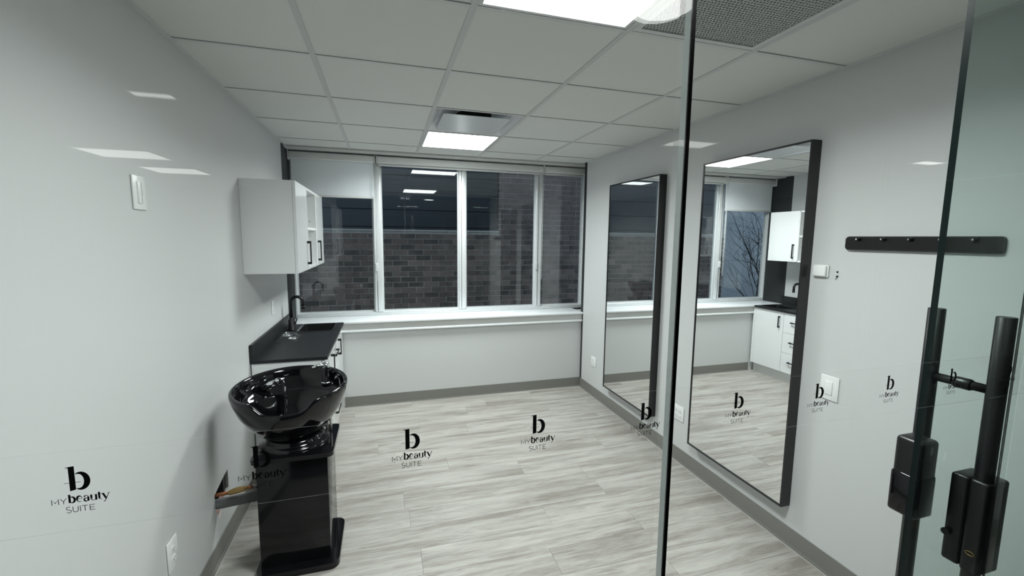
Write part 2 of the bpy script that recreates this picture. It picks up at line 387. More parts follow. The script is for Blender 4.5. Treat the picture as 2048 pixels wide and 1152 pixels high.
# ---- window
FY = 4.50
wn = thing('window_1', (.65, FY, G-.78), 'four-pane aluminium window across the back of the room', 'window', kind='structure')
def fr(name, *a, m='alu', r=.004): return obj(name, MB().bbox(*a, r, 2), m, wn)
WZ0, WZ1 = G-.749, G+.745
fr('frame_rail', XL, 2.18, FY, FY+.07, G-.786, WZ0)
fr('frame_rail', XL, 2.18, FY, FY+.07, WZ1, G+.76)
fr('frame_jamb', XL, XL+.02, FY, FY+.07, WZ0, WZ1)
fr('frame_jamb', 2.155, 2.18, FY, FY+.07, WZ0, WZ1)
for a,b in ((-.096,-.0215),(.749,.822),(1.594,1.659)):
    fr('mullion', a, b, FY-.005, FY+.07, WZ0, WZ1)
    fr('groove_shadow', a+.022, a+.027, FY-.007, FY-.004, WZ0+.01, WZ1, m='gasket', r=.0008)  # shade of the mullion groove, put in as a dark strip
for a,b in ((XL+.02,-.096),(-.0215,.749),(.822,1.594),(1.659,2.155)):
    g = MB()
    for q in ((a,b,WZ0,WZ0+.012),(a,b,WZ1-.012,WZ1),(a,a+.012,WZ0+.012,WZ1-.012),(b-.012,b,WZ0+.012,WZ1-.012)): g.box(q[0],q[1],FY+.03,FY+.06,q[2],q[3])
    obj('glazing_bead', g, 'alu', wn)
    obj('pane', MB().box(a+.004,b-.004,FY+.040,FY+.046,WZ0+.004,WZ1-.004), 'wglass', wn)
for xx in (-.075, 1.60):
    k = fr('sash_latch', xx-.012, xx+.012, FY-.022, FY-.002, G-.34, G-.26, r=.003)

# ---- roller blinds
def blind(x0, x1, drop, label):
    t = thing('roller_blind', ((x0+x1)/2, 4.47, G+.68), label, 'roller blind', 'roller blinds over the window')
    obj('cassette', MB().bbox(x0, x1, 4.425, 4.490, G+.700, G+.765, .012, 3), 'cass', t)
    obj('bracket', MB().box(x0-.004, x0, 4.42, 4.492, G+.69, G+.775), 'white', t)
    obj('bracket', MB().box(x1, x1+.004, 4.42, 4.492, G+.69, G+.775), 'white', t)
    if drop:
        obj('fabric', MB().box(x0+.012, x1-.012, 4.470, 4.4715, drop, G+.705), 'blind', t)
        obj('bottom_bar', MB().bbox(x0+.012, x1-.012, 4.463, 4.478, drop-.022, drop, .004, 2), 'cass', t)
    else:
        obj('bottom_bar', MB().bbox(x0+.012, x1-.012, 4.465, 4.480, G+.680, G+.698, .004, 2), 'cass', t)
    obj('bead_chain', MB().tube([(x1-.012,4.435,G+.70),(x1-.012,4.435,G-.44)], .0022, 6).tube([(x1+.0,4.435,G+.70),(x1+.0,4.435,G-.44)], .0022, 6), 'white', t)
    return t
blind(-.818, -.072, G+.387, 'white roller blind lowered a little over the pane behind the cabinets')
blind(-.052, 1.646, None, 'long roller blind rolled fully up above the middle panes')
blind(1.662, 2.14, None, 'short roller blind rolled up above the pane by the right wall')

# ================================================================== GLASS FRONT
def pane(name, x0, x1, y0, y1, z0, z1, left_dark, right_dark, gm, parent):
    mb = MB().box(x0,x1,y0,y1,z0,z1)
    # faces: bottom, top, front, right, back, left
    mb.mi[3] = 1 if right_dark else 0; mb.mi[5] = 1 if left_dark else 0; mb.mi[0] = mb.mi[1] = 1
    return obj(name, mb, [gm,'edge'], parent)
Y0, Y1 = .508, .520
gp = thing('glass_partition', (.6, YP, 0), 'frameless glass front with a band of small black logos', 'glass partition')
tag(gp, kind='structure')
gp.name = 'wall_front'; WL['wall_front'] = Vector((.6, YP, 0))
pane('glass_pane', XL+.01, .3883, Y0, Y1, .02, CEIL-.02, False, False, 'glass', gp)
obj('edge_trim', MB().box(.3905, .3960, Y0, Y1, .02, CEIL-.02), 'edge', gp)
pane('glass_pane', .3962, 1.193, Y0, Y1, .02, CEIL-.02, True, False, 'glass', gp)
pane('glass_pane', 1.196, XR-.005, Y0, Y1, .02, CEIL-.02, False, False, 'glass', gp)
obj('joint_strip', MB().box(.3885, .3902, Y0, Y1, .02, CEIL-.02), 'glint', gp)  # white strip added for the bright glint of the polished pane edge
obj('joint_strip', MB().box(1.193, 1.196, Y1-.003, Y1, .02, CEIL-.02), 'bseal', gp)
obj('head_channel', MB().box(XL, XR, .498, .53, CEIL-.03, CEIL+.005), 'steel', gp)
obj('floor_channel', MB().box(XL, XR, .498, .53, -.004, .03), 'steel', gp)
ZT, ZBt = G-.217, G-.302
film = obj('decal_film', MB().box(XL+.012, XR-.01, Y1+.0002, Y1+.0004, ZBt, ZT), 'film', gp)
obj('film_edge', MB().box(XL+.012, XR-.01, Y1+.0001, Y1+.0006, ZBt-.0003, ZBt+.0002), 'filmedge', film)
obj('film_edge', MB().box(XL+.012, XR-.01, Y1+.0001, Y1+.0006, ZT-.0001, ZT+.0001), 'filmedge', film)

def stroke(mb, pts, wd, mi=0, sx=1, sy=1, ox=0, oy=0, cut=None):
    pts = [Vector((p[0]*sx+ox, p[1]*sy+oy)) for p in pts]
    wd = wd if isinstance(wd, (list,tuple)) else [wd]*len(pts)
    L_, R_ = [], []
    for i,p in enumerate(pts):
        t = (pts[min(i+1,len(pts)-1)]-pts[max(i-1,0)]).normalized(); nn = Vector((-t.y,t.x))
        if 0 < i < len(pts)-1:
            t1 = (pts[i]-pts[i-1]).normalized(); c = max(.5, nn.dot(Vector((-t1.y,t1.x)))); k = 1/c
        else: k = 1
        L_.append(p+nn*wd[i]/2*k); R_.append(p-nn*wd[i]/2*k)
    vs = [(q.x,0,q.y) for q in L_+R_]; n = len(pts)
    mb.add(vs, [(i,i+1,n+i+1,n+i) for i in range(n-1)], mi)
def arc(cx, cy, rx, ry, a0, a1, n=14): return [(cx+rx*math.cos(math.radians(a0+(a1-a0)*k/n)), cy+ry*math.sin(math.radians(a0+(a1-a0)*k/n))) for k in range(n+1)]
def sw(n, lo, hi): return [lo+(hi-lo)*math.sin(PI*k/n) for k in range(n+1)]
lg = MB()
def S(p, wdt, ox=0, oy=0, mi=0, s=1): stroke(lg, p, [q*s for q in wdt] if isinstance(wdt,(list,tuple)) else wdt*s, mi, s, s, ox, oy)
# monogram b   (units: 64 micrometres; origin = centre of the monogram)
lg.add([(-93,0,198),(-14,0,205),(-14,0,-190),(-93,0,-205)], [(0,1,2,3)])
lg.add([(-128,0,184),(-93,0,180),(-93,0,198),(-128,0,192)], [(0,1,2,3)])
S(arc(38,-50,100,134,118,-118,20), sw(20,8,82))
S([(-160,-68),(-93,-68)], 7); S([(-14,-68),(55,-68)], 7)
# beauty
ox, oy = -112, -402; BW = 30
S([(0,0),(0,140)], BW, ox, oy); S([(-18,134),(0,134)], 12, ox, oy); S(arc(30,50,36,48,125,-130), sw(14,8,32), ox, oy)
ox += 92; S([(2,52),(64,52)], 8, ox, oy); S(arc(36,50,34,48,2,310,18), [9]*3+[12,18,24,28,30,30,28,24,20,16,13,11,10,9,8,8], ox, oy)
ox += 86; S([(62,0),(62,66)], 28, ox, oy); S(arc(36,62,26,36,0,165,10), [26,18,12,9,9,9,10,14,18,22,22], ox, oy); S(arc(34,26,26,26,60,330,14), sw(14,8,24), ox, oy)
ox += 92; S([(10,98),(10,34)], 28, ox, oy); S(arc(36,30,26,30,180,330,10), [26,20,14,11,10,9,9,9,9,9,8], ox, oy); S([(72,98),(72,0)], 28, ox, oy)
ox += 94; S([(20,128),(20,24)], 28, ox, oy); S(arc(42,24,22,22,180,300,8), [26,20,14,10,9,9,8,8,8], ox, oy); S([(-2,96),(52,96)], 9, ox, oy)
ox += 66; S([(2,98),(44,4)], 28, ox, oy); S([(84,98),(40,-4),(26,-34),(8,-44)], [10,10,12,16], ox, oy); S([(-12,96),(24,96)], 8, ox, oy); S([(66,96),(98,96)], 8, ox, oy)
# MY and SUITE, thin sans
ox, oy = -338, -408; T = 10
S([(0,0),(0,92),(42,28),(84,92),(84,0)], T, ox, oy, 1)
ox += 108; S([(0,92),(40,42)], T, ox, oy, 1); S([(80,92),(40,42),(40,0)], T, ox, oy, 1)
ox, oy = -170, -562
S(arc(32,70,28,24,40,270,10)+arc(34,22,30,25,90,-150,12)[1:], T, ox, oy, 1)
ox += 88; S([(0,94),(0,34)]+arc(34,32,34,32,180,360,10)+[(68,94)], T, ox, oy, 1)
ox += 96; S([(0,0),(0,94)], T, ox, oy, 1)
ox += 20; S([(0,90),(78,90)], T, ox, oy, 1); S([(39,0),(39,90)], T, ox, oy, 1)
ox += 104; S([(66,90),(0,90)], T, ox, oy, 1); S([(0,94),(0,0)], T, ox, oy, 1); S([(0,4),(66,4)], T, ox, oy, 1); S([(0,48),(58,48)], T, ox, oy, 1)
U = 64e-6
for i in range(len(lg.v)): lg.v[i] = lg.v[i]*U
lme = bpy.data.meshes.new('logo'); lme.from_pydata([tuple(v) for v in lg.v], [], lg.f); lme.materials.append(M['ink']); lme.materials.append(M['inkthin'])
lme.polygons.foreach_set('material_index', lg.mi); lme.update()
for k in range(-2, 14):
    X = .0255 + .1653*k
    if XL+.05 < X < XR-.05: inst('logo', lme, film, (X, Y1+.0007, G-.2465))

# ---- sliding glass door with back-to-back pull bars and lock housings
def pull_handle(parent, X, yo, yi, ztop, zbot, glass0, glass1, ext=True):
    r = .0155
    for yy in (yo, yi):
        h = obj('pull_bar', MB().tube([(X,yy,zbot),(X,yy,ztop-.001),(X,yy,ztop)], [r,r,r-.0012], 24), 'black', parent)
    for zz in (ztop-.155, zbot+.155):
        s = obj('standoff', MB().tube([(X,yo,zz),(X,yi,zz)], .0095, 16), 'black', parent)
        ym = (glass0+glass1)/2
        obj('collar', MB().tube([(X,ym-.016,zz),(X,ym-.012,zz),(X,ym+.012,zz),(X,ym+.016,zz)], [.010,.0125,.0125,.010], 18), 'black', s)
dr = thing('door_1', (1.53, .593, 0), 'sliding glass door with black pull bars and lock housings', 'glass door', kind='structure')
pane('glass_leaf', 1.074, 2.02, .587, .599, .012, CEIL-.07, True, True, 'glassd', dr)
obj('hanging_rail', MB().box(.5, 2.03, .575, .615, CEIL-.075, CEIL-.02), 'black', dr)
obj('floor_guide', MB().box(1.10, 1.16, .575, .612, 0, .03), 'black', dr)
HX, HZT, HZB = 1.197, G-.147, G-1.19
pull_handle(dr, HX, .540, .655, HZT, HZB, .588, .598)
lo = obj('lock_housing', MB().bbox(1.180, 1.247, .5545, .586, G-.698, G-.496, .006, 3), 'black', dr); tag(lo, 'black lock case clamped on the hall-side pull bar')
obj('cover', MB().bbox(1.178, 1.248, .5215, .553, G-.700, G-.494, .006, 3), 'black', lo)
obj('keypad', MB().box(1.190, 1.240, .5209, .5216, G-.64, G-.505), 'mframe', lo)
obj('emblem', MB().tube([(1.1776,.537+.0075*math.cos(t*PI/10),G-.655+.0042*math.sin(t*PI/10)) for t in range(21)], .0007, 6), 'brass', lo)
obj('release_knob', MB().tube([(1.180,.579,G-.632),(1.172,.579,G-.632)], .0075, 16), 'black', lo)
obj('paper_tag', MB().box(1.2205, 1.228, .5520, .5524, G-.497, G-.478), 'tag', lo)
li = obj('lock_housing', MB().bbox(1.121, 1.179, .608, .662, G-.620, G-.438, .009, 3), 'black', dr)
tag(li, 'black lock case clamped on the room-side pull bar')
obj('lower_cover', MB().bbox(1.1185, 1.1795, .6065, .6635, G-.619, G-.520, .007, 3), 'blackg', li)
obj('clamp', MB().bbox(1.176, 1.2165, .634, .674, G-.60, G-.46, .004, 2), 'black', li)

# ================================================================== RIGHT WALL THINGS
def mirror(y0, y1, label):
    z0, z1 = G-1.400, G+.487; xf = 1.983
    t = thing('wall_mirror', (XR, (y0+y1)/2, z0), label, 'mirror', 'tall black framed mirrors on the right wall')
    f = MB(); b = .009
    for q in ((y0,y1,z0,z0+b),(y0,y1,z1-b,z1),(y0,y0+b,z0+b,z1-b),(y1-b,y1,z0+b,z1-b)): f.box(xf, XR-.001, *q)
    obj('frame', f, 'mframe', t)
    obj('backing', MB().box(xf+.012, XR-.003, y0+b, y1-b, z0+b, z1-b), 'mframe', t)
    obj('mirror_glass', MB().box(xf+.004, xf+.010, y0+b+.0003, y1-b-.0003, z0+b+.0003, z1-b-.0003), 'mirror', t)
mirror(1.648, 2.392, 'tall black framed mirror nearer the glass front, beside the hook rail')
mirror(2.848, 3.604, 'tall black framed mirror nearer the windows')

# hook rail
hr = thing('hook_rail', (XR, 1.21, G-.036), 'black wall hook rail beside the tall mirror', 'hook rail')
bm_ = MB(); prof = rrect(.948, 1.478, G-.037, G+.024, .012)
n = len(prof); rr_ = [(XR-.001, 1), (XR-.016, 1), (XR-.022, .985)]
vs = []
for (xx, s) in rr_:
    for (a, c) in prof:
        vs.append((xx, 1.213+(a-1.213)*(1 if s == 1 else .992), (G-.0065)+(c-(G-.0065))*(1 if s == 1 else .86)))
fs = []
for k in range(len(rr_)-1):
    for q in range(n): fs.append((k*n+q, k*n+(q+1)%n, (k+1)*n+(q+1)%n, (k+1)*n+q))
fs.append(list(range(2*n, 3*n))); fs.append(list(range(n))[::-1])
bm_.add(vs, fs); obj('rail', bm_, 'black', hr)
for yy in (1.417, 1.317, 1.218, 1.117, 1.020):
    h = obj('hook', MB().tube([(XR-.02,yy,G+.012),(XR-.035,yy,G+.012),(XR-.040,yy,G+.012)], [.008,.008,.005], 14), 'black', hr)
    obj('screw_cap', MB().tube([(XR-.0395,yy,G+.012),(XR-.0415,yy,G+.012)], [.0045,.003], 12), 'chrome', h)

def plate(name, wall, yc, zc, wy, hz, kind, label, cat):
    s = -1 if wall == 'r' else 1; xw = XR if wall == 'r' else XL
    def X(d): return xw+s*d
    t = thing(name, (xw, yc, zc-hz/2), label, cat)
    obj('cover_plate', MB().bbox(X(.0006), X(.0065), yc-wy/2, yc+wy/2, zc-hz/2, zc+hz/2, .0022, 2), 'white', t)
    gw = .034
    n = max(1, round(wy/.075)) if kind != 'wide' else 2
    for g in range(n):
        y_ = yc+(g-(n-1)/2)*.046
        if kind in ('outlet','wide'):
            for dz in (-.0195, .0195):
                r_ = obj('receptacle', MB().bbox(X(.006), X(.0085), y_-gw/2+.003, y_+gw/2-.003, zc+dz-.014, zc+dz+.014, .003, 2), 'white', t)
                obj('slots', MB().box(X(.0084), X(.0087), y_-.0075, y_-.0058, zc+dz-.002, zc+dz+.007).box(X(.0084), X(.0087), y_+.0058, y_+.0075, zc+dz-.002, zc+dz+.006).box(X(.0084), X(.0087), y_-.002, y_+.002, zc+dz-.0095, zc+dz-.006), 'gasket', r_)
        elif kind == 'rocker':
            obj('rocker', MB().bbox(X(.006), X(.0105), y_-gw/2, y_+gw/2, zc-.033, zc+.033, .002, 2), 'white', t)
        elif kind == 'dimmer':
            obj('rocker', MB().bbox(X(.006), X(.0105), y_-gw/2, y_+gw/2-.012, zc-.038, zc+.038, .002, 2), 'white', t)
            obj('slider', MB().bbox(X(.006), X(.0125), y_+gw/2-.010, y_+gw/2-.003, zc-.006, zc+.012, .001, 1), 'white', t)
            obj('slider_slot', MB().box(X(.0058), X(.0070), y_+gw/2-.010, y_+gw/2-.004, zc-.036, zc+.036), 'gasket', t)
    for dz in (-hz*.41, hz*.41):
        obj('screw', MB().tube([(X(.006),yc,zc+dz),(X(.0073),yc,zc+dz)], .003, 10), 'white', t)
    return t
plate('wall_outlet', 'r', 3.92, G-1.255, .10, .105, 'outlet', 'white wall outlet left of the far mirror', 'outlet')
plate('wall_outlet', 'r', 2.572, G-1.257, .118, .112, 'wide', 'white double wall outlet between the two mirrors', 'outlet')
plate('light_switch', 'r', 1.497, G-.70, .088, .118, 'rocker', 'white light switch on the right wall under the sensor', 'light switch')
plate('dimmer_switch', 'l', 1.856, G+.145, .084, .118, 'dimmer', 'white dimmer switch on the left wall', 'light switch')
plate('wall_outlet', 'l', 1.873, G-1.243, .078, .122, 'outlet', 'white wall outlet low on the left wall', 'outlet')
plate('wall_outlet', 'l', 3.635, G-.542, .075, .110, 'outlet', 'white wall outlet above the dark countertop', 'outlet')
# small white wall sensor with screws beside it
ws = thing('wall_sensor', (XR, 1.59, G-.171), 'small white square wall sensor beside the mirror', 'sensor')
obj('base', MB().bbox(XR-.010, XR-.0008, 1.552, 1.626, G-.172, G-.112, .004, 2), 'white', ws)
obj('cover', MB().bbox(XR-.024, XR-.010, 1.556, 1.622, G-.168, G-.115, .006, 3), 'white', ws)
wp = thing('wall_plug', (XR, 1.513, G-.172), 'two dark screw holes in the wall by the sensor', 'wall plug')
obj('plug', MB().tube([(XR-.0004,1.514,G-.142),(XR-.003,1.514,G-.142)], .0042, 10), 'black', wp)
obj('plug', MB().tube([(XR-.0004,1.513,G-.163),(XR-.004,1.513,G-.163)], .0048, 10), 'black', wp)
obj('screw_stub', MB().tube([(XR-.0004,1.516,G-.173),(XR-.008,1.516,G-.173)], .0025, 8), 'steel', wp)

# ================================================================== KITCHENETTE
def bar_handle(parent, x, a, b, vertical, yc=None, zc=None):
    # square-ended bracket: bar standing off on two posts
    mb = MB()
    if vertical:
        mb.bbox(x+.018, x+.026, yc-.006, yc+.006, a, b, .0012, 1).box(x, x+.02, yc-.006, yc+.006, a, a+.016).box(x, x+.02, yc-.006, yc+.006, b-.016, b)
    else:
        mb.bbox(x+.018, x+.026, a, b, zc-.006, zc+.006, .0012, 1).box(x, x+.02, a, a+.016, zc-.006, zc+.006).box(x, x+.02, b-.016, b, zc-.006, zc+.006)
    return obj('handle', mb, 'black', parent)
# wall cabinet
XC = -.519; Ya, Yb_ = 2.985, 4.195; Z0, Z1 = G-.236, G+.340; n1, n2 = 3.38, 3.815
uc = thing('wall_cabinet', (-.67, 3.55, Z0), 'glossy white wall cabinet with an open shelf between two doors', 'cabinet')
bd = MB(); t_ = .017
bd.box(XL+.001, XC-.019, Ya, Ya+t_, Z0, Z1).box(XL+.001, XC-.019, Yb_-t_, Yb_, Z0, Z1)
bd.box(XL+.001, XC-.019, Ya+t_, Yb_-t_, Z0, Z0+t_).box(XL+.001, XC-.019, Ya+t_, Yb_-t_, Z1-t_, Z1)
obj('body', bd, 'cab', uc)
obj('back_panel', MB().box(XL+.001, XL+.008, Ya+t_, Yb_-t_, Z0+t_, Z1-t_), 'cabin', uc)
for a in (n1, n2-t_): obj('divider', MB().box(XL+.008, XC-.001, a, a+t_, Z0+t_, Z1-t_), 'cabin', uc)
obj('niche_rail', MB().box(XC-.019, XC-.001, n1+.0175, n2-.0175, Z0, Z0+t_), 'cab', uc)
obj('niche_rail', MB().box(XC-.019, XC-.001, n1+.0175, n2-.0175, Z1-t_, Z1), 'cab', uc)
obj('shelf', MB().box(XL+.008, XC-.006, n1+t_, n2-t_, G+.045, G+.062), 'cabin', uc)
for zz in (G+.115, G+.0, G-.07): obj('shelf_pin_hole', MB().box(XC-.05, XC-.044, n2-t_-.0008, n2-t_-.0001, zz-.003, zz+.003), 'gasket', uc)
d1 = obj('door', MB().bbox(XC-.018, XC, Ya+.001, n1+.008, Z0, Z1, .0012, 1), 'cab', uc); bar_handle(d1, XC, G-.198, G-.035, True, yc=n1-.045)
d2 = obj('door', MB().bbox(XC-.018, XC, n2-.008, Yb_-.001, Z0, Z1, .0012, 1), 'cab', uc); bar_handle(d2, XC, G-.198, G-.035, True, yc=n2+.04)
# base cabinet
XB = -.392; zt = G-.805; kick = .115
bc = thing('base_cabinet', (-.6, 3.6, 0), 'glossy white base cabinet with two doors and three drawers', 'cabinet')
B0, B1, BD = 3.005, 4.218, 3.795
bb_ = MB().box(XL+.007, XB-.020, B0, B0+.017, kick, zt).box(XL+.007, XB-.020, B1-.017, B1, kick, zt).box(XL+.007, XB-.020, BD-.009, BD+.008, kick+.017, zt)
bb_.box(XL+.007, XB-.020, B0+.017, B1-.017, kick, kick+.017).box(XL+.007, XL+.014, B0+.017, B1-.017, kick+.017, zt)
obj('body', bb_, 'cab', bc)
obj('toe_kick', MB().box(XL+.03, XB-.055, B0+.01, B1, 0, kick), 'cabin', bc)
obj('filler', MB().box(XB-.020, XB, B1-.03, B1, kick, zt-.005), 'cab', bc)
d = obj('door', MB().bbox(XB-.018, XB, BD+.002, B1-.032, kick+.003, zt-.006, .0012, 1), 'cab', bc); bar_handle(d, XB, zt-.19, zt-.055, True, yc=BD+.05)
d = obj('door', MB().bbox(XB-.018, XB, B0+.001, 3.393, kick+.003, zt-.006, .0012, 1), 'cab', bc); bar_handle(d, XB, zt-.19, zt-.055, True, yc=3.345)
dh = (zt-.006-kick-.003)/3
for k in range(3):
    za = kick+.003+dh*k
    d = obj('drawer', MB().bbox(XB-.018, XB, 3.396, BD-.002, za+.0015, za+dh-.0015, .0012, 1), 'cab', bc)
    bar_handle(d, XB, 3.595-.10, 3.595+.10, False, zc=za+dh*.56)
# countertop with backsplash, sink cut out
ct = thing('countertop', (-.6, 3.6, G-.806), 'charcoal laminate countertop with low backsplash', 'countertop')
C0, C1, CXF = 2.995, 4.235, -.374; CZ = G-.785
SX0, SX1, SY0, SY1 = -.70, -.435, 3.845, 4.165
tp = MB()
for q in ((XL+.02, CXF, C0, SY0),(XL+.02, CXF, SY1, C1),(XL+.02, SX0, SY0, SY1),(SX1, CXF, SY0, SY1)): tp.box(*q, CZ-.020, CZ)
obj('top', tp, 'stone', ct)
obj('backsplash', MB().bbox(XL+.001, XL+.02, C0, 4.188, CZ-.020, CZ+.102, .002, 1), 'stone', ct)
obj('backsplash', MB().bbox(XL+.001, XL+.02, 4.192, C1, CZ-.020, CZ+.102, .002, 1), 'stone', ct)
# sink
sk = thing('sink', (-.57, 4.0, CZ), 'black inset sink bowl with a bright rim in the countertop', 'sink')
s0 = MB(); L0 = rrect(SX0-.012, SX1+.012, SY0-.012, SY1+.012, .03); L1 = rrect(SX0+.004, SX1-.004, SY0+.004, SY1-.004, .028); L2 = rrect(SX0+.012, SX1-.012, SY0+.012, SY1-.012, .03); n = len(L0)
s0.add([(a,b,CZ+.0005) for a,b in L0]+[(a,b,CZ+.003) for a,b in L0]+[(a,b,CZ+.003) for a,b in L1], [(k,(k+1)%n,n+(k+1)%n,n+k) for k in range(n)]+[(n+k,n+(k+1)%n,2*n+(k+1)%n,2*n+k) for k in range(n)])
obj('rim', s0, 'sinkb', sk)
obj('ledge', MB().bbox(SX0-.010, SX0+.006, SY0, SY1, CZ+.002, CZ+.006, .001, 1), 'steel', sk)
s1 = MB(); s1.add([(a,b,CZ+.0028) for a,b in L1]+[(a,b,CZ-.15) for a,b in L2], [(k,(k+1)%n,n+(k+1)%n,n+k) for k in range(n)]+[list(range(n,2*n))])
obj('basin', s1, 'sinkb', sk)
obj('drain', MB().lathe(-.567, 4.0, [(.0,CZ-.147),(.03,CZ-.147),(.042,CZ-.1485)], 20), 'steel', sk)
# kitchen faucet
fx, fy = -.757, 3.93
fa = thing('kitchen_faucet', (fx, fy, CZ), 'black gooseneck faucet at the sink', 'faucet')
obj('body', MB().lathe(fx, fy, [(0,CZ+.0005),(.030,CZ+.0005),(.030,CZ+.006),(.025,CZ+.010),(.0245,CZ+.085),(.016,CZ+.095),(.014,CZ+.11)], 20), 'black', fa)
zc_ = CZ+.235; R_ = .047
obj('spout', MB().tube([(fx,fy,CZ+.10),(fx,fy,zc_)]+[(fx+R_-R_*math.cos(t*PI/12), fy, zc_+R_*math.sin(t*PI/12)) for t in range(1,12)]+[(fx+2*R_,fy,zc_),(fx+2*R_,fy,zc_-.035)], .013, 14), 'black', fa)
obj('spray_tip', MB().tube([(fx+2*R_,fy,zc_-.03),(fx+2*R_,fy,zc_-.055)], [.0155,.0145], 14), 'black', fa)
obj('lever', MB().tube([(fx+.018,fy,CZ+.062),(fx+.034,fy,CZ+.063)], .012, 14).tube([(fx+.03,fy,CZ+.065),(fx+.045,fy-.01,CZ+.10)], [.006,.004], 10), 'black', fa)
# bagged strainer
st = thing('sink_strainer', (-.735, 3.60, CZ), 'steel sink strainer in a clear plastic bag on the countertop', 'strainer')
obj('strainer_basket', MB().lathe(-.742, 3.625, [(0,CZ+.004),(.030,CZ+.003),(.034,CZ+.018),(.043,CZ+.022),(.043,CZ+.026),(.030,CZ+.024),(.020,CZ+.012),(.006,CZ+.012),(.006,CZ+.04),(.010,CZ+.046),(0,CZ+.048)], 28), 'chrome', st)
obj('strainer_ring', MB().lathe(-.690, 3.575, [(.024,CZ+.004),(.036,CZ+.004),(.036,CZ+.012),(.028,CZ+.014),(.024,CZ+.004)], 28), 'chrome', st)
bgm = MB(); nxx, nyy = 10, 12; vv = []; random.seed(3)
for a in range(nxx+1):
    for b in range(nyy+1):
        u, v = a/nxx, b/nyy; hgt = math.sin(PI*u)*math.sin(PI*v)
        vv.append((-.798+.148*u+random.uniform(-.003,.003), 3.51+.20*v+random.uniform(-.003,.003), CZ+.002+.044*hgt**.6+random.uniform(0,.006)*hgt))
bgm.add(vv, [(a*(nyy+1)+b,(a+1)*(nyy+1)+b,(a+1)*(nyy+1)+b+1,a*(nyy+1)+b+1) for a in range(nxx) for b in range(nyy)], 0, False)
obj('plastic_bag', bgm, 'bag', st)

# ================================================================== SHAMPOO UNIT
sb = thing('shampoo_basin', (-.45, 2.3, 0), 'glossy black salon shampoo basin on a black pedestal', 'shampoo basin')
PX0, PX1, PY0, PY1 = -.598, -.287, 2.155, 2.455
obj('pedestal', MB().bbox(PX0, PX1, PY0, PY1, .03, G-1.052, .003, 2), 'blackp', sb)
obj('deck', MB().prism(rrect(-.617,-.258,2.132,2.476,.03), G-1.052, G-1.030), 'blackp', sb)
obj('plinth', MB().prism(rrect(-.617,-.247,2.105,2.470,.045), .001, .032), 'blackp', sb)
BX, BY = -.468, 2.345; NB = 72
def rimz(t):   # t: angle, -90deg faces the hall (neck rest)
    d = math.atan2(math.sin(t+PI/2), math.cos(t+PI/2))
    notch = math.exp(-((d-.03)/.46)**6)
    back = .5-.5*math.cos(d)
    return G-.752 - .058*notch + .026*back
def ring(rx, ry, z, ox=0, oy=0, ziv=0, nin=0):
    out = []
    for k in range(NB):
        t = 2*PI*k/NB
        d = math.atan2(math.sin(t+PI/2), math.cos(t+PI/2)); notch = math.exp(-((d-.03)/.46)**6)
        rr = 1-.07*notch*nin
        zz = z + (rimz(t)-(G-.752))*ziv
        out.append((BX+ox+rx*rr*math.cos(t), BY+oy+ry*rr*math.sin(t), zz))
    return out
rings = [ring(.0,.0,G-1.0), ring(.115,.115,G-1.0), ring(.150,.155,G-.972,0,0,.05), ring(.195,.20,G-.925,0,0,.15), ring(.236,.243,G-.862,0,0,.4,.3), ring(.258,.268,G-.805,0,0,.75,.6),
         ring(.267,.279,G-.770,0,0,1,1), ring(.266,.278,G-.758,0,0,1,1), ring(.258,.270,G-.752,0,0,1,1), ring(.247,.259,G-.757,0,0,1,1), ring(.240,.252,G-.775,0,0,.9,1),
         ring(.232,.244,G-.815,0,0,.55,.8), ring(.222,.20,G-.832,0,-.03,.2,.5), ring(.205,.180,G-.842,0,-.035,.1,.4), ring(.18,.155,G-.90,0,-.035,0,.2), ring(.13,.11,G-.95,0,-.03), ring(.05,.045,G-.965,0,-.03), ring(0,0,G-.966,0,-.03)]
bw = MB(); vs = [q for R in rings for q in R]
bw.add(vs, [(i*NB+k,i*NB+(k+1)%NB,(i+1)*NB+(k+1)%NB,(i+1)*NB+k) for i in range(len(rings)-1) for k in range(NB)], 0, True)
obj('bowl', bw, 'blackg', sb)
obj('neck_ring', MB().lathe(-.455, 2.325, [(.09,G-.99),(.128,G-.985),(.135,G-1.0),(.140,G-1.015),(.158,G-1.018),(.160,G-1.03)], 40), 'blackg', sb)
# mixer lever on the rear ledge
mx_, my_ = -.325, 2.515
mt = obj('mixer_tap', MB().lathe(mx_, my_, [(0,G-.815),(.026,G-.815),(.026,G-.80),(.021,G-.795),(.021,G-.73),(.017,G-.725)], 22), 'blackg', sb)
obj('lever', MB().lathe(mx_, my_, [(.020,G-.728),(.023,G-.715),(.020,G-.700),(.010,G-.690),(0,G-.688)], 22).tube([(mx_-.005,my_-.01,G-.702),(mx_-.035,my_-.03,G-.700),(mx_-.062,my_-.04,G-.708)], [.012,.011,.008], 12), 'chrome', mt)
obj('base_ring', MB().lathe(mx_, my_, [(.020,G-.797),(.028,G-.797),(.029,G-.803),(.027,G-.808)], 22), 'chrome', mt)
